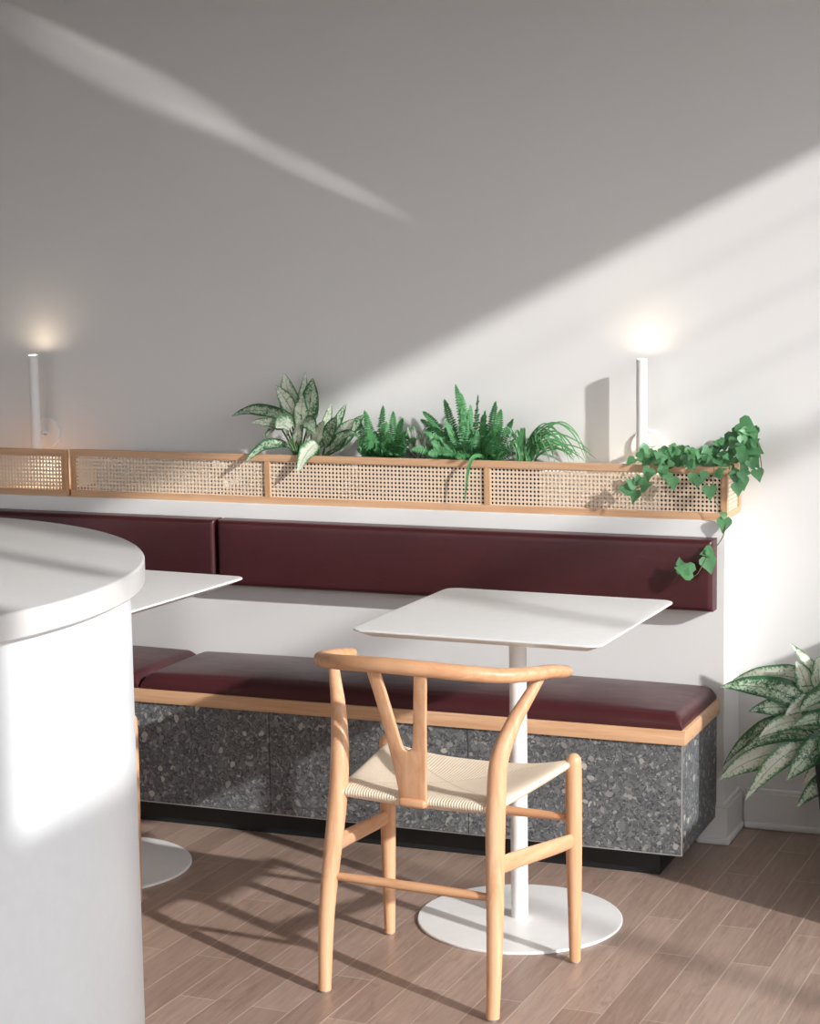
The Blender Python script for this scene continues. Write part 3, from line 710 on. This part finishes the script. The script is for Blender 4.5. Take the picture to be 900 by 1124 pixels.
def blade(bm, pts, w, facing=(0.1, -0.75, 0.6)):
    """long strap leaf along a path, channelled along its middle"""
    P = crom(pts, 6); n = len(P) - 1; prev = None; fc = Vector(facing)
    for i, p in enumerate(P):
        a, b = Vector(P[max(i - 1, 0)]), Vector(P[min(i + 1, n)]); tg = (b - a).normalized(); s = tg.cross(fc).normalized(); nr = s.cross(tg)
        t = i / n; h = w / 2 * (1 - t ** 3) * (0.6 + 0.4 * min(1, t * 5)) + 0.0003
        c = Vector(p); cur = (bm.verts.new(c - s * h + nr * h * .35), bm.verts.new(c), bm.verts.new(c + s * h + nr * h * .35))
        if prev:
            for k in (0, 1): bm.faces.new((prev[k], prev[k + 1], cur[k + 1], cur[k]))
        prev = cur
def ivy_leaf(bm, c, tip, size, facing):
    """lobed heart-shaped leaf with its stalk end at c, pointing along tip"""
    c, d, fc = Vector(c), Vector(tip).normalized(), Vector(facing).normalized()
    s = d.cross(fc).normalized(); nr = s.cross(d)
    out = [(0, 0.0), (-.16, .17), (-.12, .42), (.10, .53), (.34, .44), (.60, .26), (.84, .10), (1.0, 0.0)]
    cup = random.uniform(0.05, 0.22); curl = random.uniform(-0.12, 0.22)
    def pt(a, b): return c + d * a * size + s * b * size + nr * size * (cup * abs(b) - curl * a * a)
    spine = [bm.verts.new(pt(a, 0)) for a in (0, .17, .34, .52, .70, .86, 1.0)]
    sx = [0, .17, .34, .52, .70, .86, 1.0]
    for sg in (-1, 1):
        edge = [bm.verts.new(pt(a, b * sg)) for a, b in ((-.13, .20), (.02, .46), (.24, .50), (.46, .37), (.68, .20), (.87, .08))]
        half = [bm.verts.new(pt((a + e) / 2, b * sg * .5)) for (a, b), e in zip(((-.13, .20), (.02, .46), (.24, .50), (.46, .37), (.68, .20), (.87, .08)), sx)]
        for k in range(5):
            for q in ((spine[k], spine[k + 1], half[k + 1], half[k]), (half[k], half[k + 1], edge[k + 1], edge[k])):
                bm.faces.new(q if sg < 0 else tuple(reversed(q)))
        q = (spine[5], spine[6], edge[5], half[5]); bm.faces.new(q if sg < 0 else tuple(reversed(q)))

def build_plants():
    zb = 0.8852
    # patterned aglaonema
    random.seed(11)
    o = (-1.215, -0.088, zb)
    r = thing('aglaonema', 'silver-patterned broad-leaved plant at the left end of the planter greenery', 'plant', o)
    nursery_pot(r, 0.17, 0.108, 0, 0.108)
    cr = [(-0.04, 0.0, 0.10), (0.03, 0.0, 0.10)]
    aglaonema(r, AGL, o, cr, [M['aglaonema'], M['aglaonema_pale']], 1.5)
    fern('small bright green fern just right of the silver-patterned plant', -0.985, -0.088, FERN_SMALL, 5, 0.12, 0.035, 0.026)
    # pale plant between the ferns
    random.seed(3); o = (-0.872, -0.088, zb)
    r = thing('silver_leaf_plant', 'low silver-grey leafed plant squeezed between the two ferns', 'plant', o)
    nursery_pot(r, 0.085, 0.108, 0, 0.108)
    tab = []
    for k in range(14):
        a = random.uniform(-1.2, 1.2); b = (o[0] + random.uniform(-.02, .02), o[1] + random.uniform(-.02, .0), 1.0 + random.uniform(0, .02)); L = random.uniform(0.05, 0.10)
        tab.append((b, (b[0] + math.sin(a) * L * .8, b[1] - random.uniform(0.01, 0.05), b[2] + math.cos(a) * L), 0.018, 0.01, (0.1, -0.9, 0.4)))
    aglaonema(r, tab, o, [(0, 0, 0.10)], [M['silver'], M['silver']])
    fern('largest bushy green fern at the middle of the long cane planter', -0.705, -0.088, FERN_BIG, 21, 0.20, 0.07, 0.031)
    # grass-like plant
    random.seed(9); o = (-0.563, -0.088, zb)
    r = thing('spider_plant', 'grassy plant with thin arching strap leaves beside the biggest fern', 'plant', o)
    nursery_pot(r, 0.075, 0.10, 0, 0.108)
    bl = BM()
    for k in range(26):
        L = random.uniform(0.07, 0.20); h = random.uniform(0.03, 0.105); y = random.uniform(-0.06, 0.05); b = (random.uniform(-.02, .02), random.uniform(-.02, .02), 0.095)
        blade(bl, [b, (b[0] + L * .18, y * .3, 0.12 + h * .6), (b[0] + L * .5, y * .7, 0.125 + h), (b[0] + L * .8, y, 0.125 + h * .72), (b[0] + L, y * 1.1, 0.125 + h * random.uniform(-.1, .35))], random.uniform(.004, .0065))
    for k in range(22):
        a = random.uniform(-1, 1); h = random.uniform(0.05, 0.10)
        blade(bl, [(random.uniform(-.025, .025), random.uniform(-.03, .02), 0.095), (a * .018, -.01 + a * .01, .11 + h * .6), (a * .045, -.02, .12 + h), (a * .06, -.04, .12 + h * .75)], random.uniform(.006, .009))
    blade(bl, [(-.085, -.02, .10), (-.105, -.05, .134), (-.120, -.085, .138), (-.129, -.103, .110), (-.135, -.106, .06), (-.141, -.104, .016)], .011, (0.2, -0.9, 0.3))
    obj('strap_foliage', bl, M['spider'], r, 80)
    # trailing ivy
    random.seed(17); o = (-0.07, -0.088, zb)
    r = thing('ivy_plant', 'trailing ivy spilling over the right end of the planter down to the backrest', 'plant', o)
    nursery_pot(r, 0.15, 0.108, 0, 0.108)
    bl, bv = BM(), BM(); W = lambda p: tuple(a - b for a, b in zip(p, o))
    def put(p, tip, size, fc=(0.2, -0.85, 0.45)): ivy_leaf(bl, W(p), tip, size, fc)
    for k in range(230):
        s = random.random() ** 0.85; x = -0.235 + 0.315 * s
        zt = 1.055 + 0.012 * math.sin(s * 9) + 0.055 * max(0, s - 0.45) / 0.55; zl = 1.0 if s < .75 else 0.985
        z = random.uniform(zl + 0.01, zt); y = random.uniform(-0.19, -0.04) if z < 1.05 else random.uniform(-0.15, -0.04)
        if s < 0.25 and random.random() < 0.35: continue
        put((x, y, z), (random.uniform(-.8, .8), random.uniform(-.7, .1), random.uniform(-1, .25)), random.uniform(0.018, 0.034),
            (random.uniform(-.35, .6), -0.85, random.uniform(0.1, 0.9)))
    for x, y, z in ((-0.13, -.188, .985), (-0.12, -.192, .972), (-0.145, -.19, .998), (-0.05, -.188, .978), (-0.065, -.19, .985), (-0.035, -.185, .99), (0.045, -.17, .99), (0.058, -.16, .975), (0.05, -.175, .96), (0.085, -.10, .99), (0.08, -.12, 1.02)):
        put((x, y, z + .012), (random.uniform(-.3, .3), -.2, -1), random.uniform(.026, .038), (0.2, -.95, .2))
    for x, z, sz in ((0.04, 1.125, .055), (0.062, 1.10, .05), (0.02, 1.10, .045), (0.065, 1.065, .05), (0.03, 1.075, .045), (0.0, 1.085, .045), (0.045, 1.04, .05), (0.07, 1.03, .04)):
        put((x, -.11, z), (random.uniform(.2, .9), -.2, random.uniform(-.5, .1)), sz, (0.1, -.9, .5))
    def vine(pts, r_=.0013):
        tube(bv, [tuple(W(p)) + (r_,) for p in crom(pts, 6)], 6)
    vine([(-0.10, -.10, 1.0), (-0.17, -.165, 1.035), (-0.176, -.196, 1.0), (-0.185, -.20, .97), (-0.205, -.204, .958), (-0.238, -.204, .951)])
    for p, t, s in (((-.205, -.206, .968), (-.2, -.2, 1), .03), ((-.20, -.207, .958), (.7, -.3, .3), .034), ((-.225, -.208, .953), (-1, -.1, .0), .04), ((-.212, -.208, .95), (-.25, -.1, -1), .038), ((-.195, -.208, .965), (.3, -.3, .8), .03), ((-.188, -.206, .985), (.5, -.2, .3), .028), ((-.215, -.207, .962), (-.8, -.2, .55), .032), ((-.178, -.2, 1.008), (-.3, -.2, -1), .036)):
        put(p, t, s, (random.uniform(-.3, .4), -.9, .4))
    vine([(-0.03, -.10, 1.0), (-0.012, -.175, 1.02), (-0.010, -.188, .99), (-0.012, -.19, .955), (-.004, -.19, .925), (0.02, -.192, .885), (0.023, -.2, .85), (0.012, -.215, .82), (-0.008, -.245, .795), (-0.02, -.262, .768), (-0.035, -.268, .742), (-0.060, -.268, .735), (-.076, -.268, .748)])
    for p, t, s in (((-.02, -.192, .965), (.1, -.2, -1), .04), ((.022, -.194, .882), (-.1, -.2, -1), .042), ((.024, -.194, .887), (-.7, -.2, .5), .02), ((.0, -.245, .803), (-.75, -.2, -.25), .034), ((-.012, -.252, .785), (.35, -.2, -1), .046), ((-.004, -.25, .795), (-.2, -.2, .9), .022), ((-.078, -.268, .765), (-.1, -.2, .95), .022), ((-.045, -.27, .747), (-.9, -.15, .25), .05), ((-.078, -.27, .76), (.75, -.2, -.5), .036)):
        put(p, t, s, (0.15, -.9, .4))
    vine([(-0.02, -.09, 1.0), (0.05, -.10, 1.06), (0.085, -.11, 1.08), (0.098, -.115, 1.03), (0.102, -.115, .99)])
    obj('ivy_foliage', bl, M['ivy'], r, 80); obj('vine', bv, M['vine'], r, 60)
    # floor plant
    random.seed(4); o = (0.452, -0.30, 0.0)
    r = thing('potted_aglaonema', 'large speckled pale-leaved plant in a dark pot on the floor at the right', 'plant', o)
    obj('pot', lathe(BM(), [(0, 0), (0.128, 0), (0.135, 0.006), (0.165, 0.27), (0.168, 0.285), (0.155, 0.285), (0.152, 0.262), (0.02, 0.262)], 56), M['black_plastic'], r, 35)
    bm = BM(); lathe(bm, [(0.153, 0.2635), (0.10, 0.268), (0.05, 0.270), (0, 0.271)], 30); obj('soil', bm, M['soil'], r)
    aglaonema(r, FLOORAGL, o, [(-0.04, 0.0, 0.27), (0.03, 0.02, 0.27), (-0.02, -0.04, 0.27), (-0.09, 0.0, 0.27)], [M['aglaonema'], M['aglaonema_pale']], 1.5)

# ------------------------------------------------------------------ light and camera
def build_light():
    d = Vector((-0.906, 0.423, -0.437)).normalized()
    L = bpy.data.lights.new('sun', 'SUN'); L.energy = SUN; L.angle = math.radians(1.2); L.color = (1.0, 0.985, 0.965)
    o = bpy.data.objects.new('sun', L); COL.objects.link(o); o.rotation_euler = d.to_track_quat('-Z', 'Y').to_euler(); o.location = (6, -4, 5)
    # glint: added spot lamps standing in for sunlight bounced up onto the wall
    for tgt, blend, sx, sy, e, off in GLINT:
        src = Vector((1.65, -1.25, 0.42)); v = (Vector(tgt) - src).normalized()
        S = bpy.data.lights.new('glint_spot', 'SPOT'); S.energy = e; S.spot_size = math.radians(12); S.spot_blend = blend; S.shadow_soft_size = 0.01; S.color = (1.0, 0.97, 0.94)
        o = bpy.data.objects.new('glint_spot', S); COL.objects.link(o); o.location = src
        # local X of the lamp lies along the streak
        z = -v; x = (Vector((-1.33, 0, 0.61)) - v * Vector((-1.33, 0, 0.61)).dot(v)).normalized(); y = z.cross(x)
        o.matrix_world = Matrix.Translation(src) @ Matrix((x, y, z)).transposed().to_4x4() @ Matrix.Diagonal((sx, sy, 1, 1))
    w = bpy.data.worlds.new('sky'); SC.world = w; w.use_nodes = True; n = w.node_tree.nodes; l = w.node_tree.links
    bg = n['Background']; tc = n.new('ShaderNodeTexCoord'); sp = n.new('ShaderNodeSeparateXYZ'); rp = n.new('ShaderNodeValToRGB')
    l.new(tc.outputs['Generated'], sp.inputs[0]); l.new(sp.outputs[2], rp.inputs[0]); l.new(rp.outputs[0], bg.inputs[0])
    e = rp.color_ramp.elements; e[0].position = 0.0; e[0].color = (0.10, 0.098, 0.095, 1); e[1].position = 0.035; e[1].color = (0.96, 0.97, 1.0, 1)
    bg.inputs[1].default_value = SKY
SUN, SKY = 4.25, 3.3
GLINT = [((-1.80, 0, 2.095), 1.0, 0.40, 0.18, 400, 0), ((-1.30, 0, 1.848), 1.0, 0.50, 0.10, 230, 0), ((-1.98, 0, 2.222), 1.0, 0.24, 0.05, 200, 0)]

def build_camera():
    c = bpy.data.cameras.new('camera'); o = bpy.data.objects.new('camera', c); COL.objects.link(o)
    c.sensor_fit = 'VERTICAL'; c.sensor_height = 24; c.lens = 2158.64 / 1124 * 24
    pi_, ya, ro = math.radians(7.4816), math.radians(-22.0806), math.radians(0.8386)
    fw = Vector((math.sin(ya) * math.cos(pi_), math.cos(ya) * math.cos(pi_), -math.sin(pi_))); rt = Vector((math.cos(ya), -math.sin(ya), 0)); up = rt.cross(fw)
    R = rt * math.cos(ro) - up * math.sin(ro); U = rt * math.sin(ro) + up * math.cos(ro)
    m = Matrix((R, U, -fw)).transposed().to_4x4(); m.translation = (1.1745, -5.225, 1.5801); o.matrix_world = m
    SC.camera = o

build_room(); build_bench(); build_planters()
t1 = build_table(); t2 = copy_tree(t1); t2.location = (-1.475, -0.905, 0); t2.rotation_euler = (0, 0, math.radians(-4)); t2['label'] = 'square white pedestal table partly hidden behind the round counter'
c1 = build_chair(); c2 = copy_tree(c1); c2.location = (-1.482, -1.507, 0); c2.rotation_euler = (0, 0, math.radians(-4)); c2['label'] = 'oak wishbone chair hidden by the counter, only one leg showing beside it'
build_counter()
build_sconce(-2.155, 'white tube wall lamp on the shaded left part of the wall'); build_sconce(-0.237, 'white tube wall lamp behind the ivy on the sunlit wall')
build_plants(); build_light(); build_camera()
vs = SC.view_settings; vs.view_transform = 'Standard'; vs.look = 'None'; vs.gamma = 1.0; vs.exposure = 0.0; vs.use_curve_mapping = False
SC.cycles.max_bounces = 8
SC.cycles.diffuse_bounces = 5
SC.cycles.caustics_reflective = False; SC.cycles.caustics_refractive = False
SC.cycles.use_denoising = True
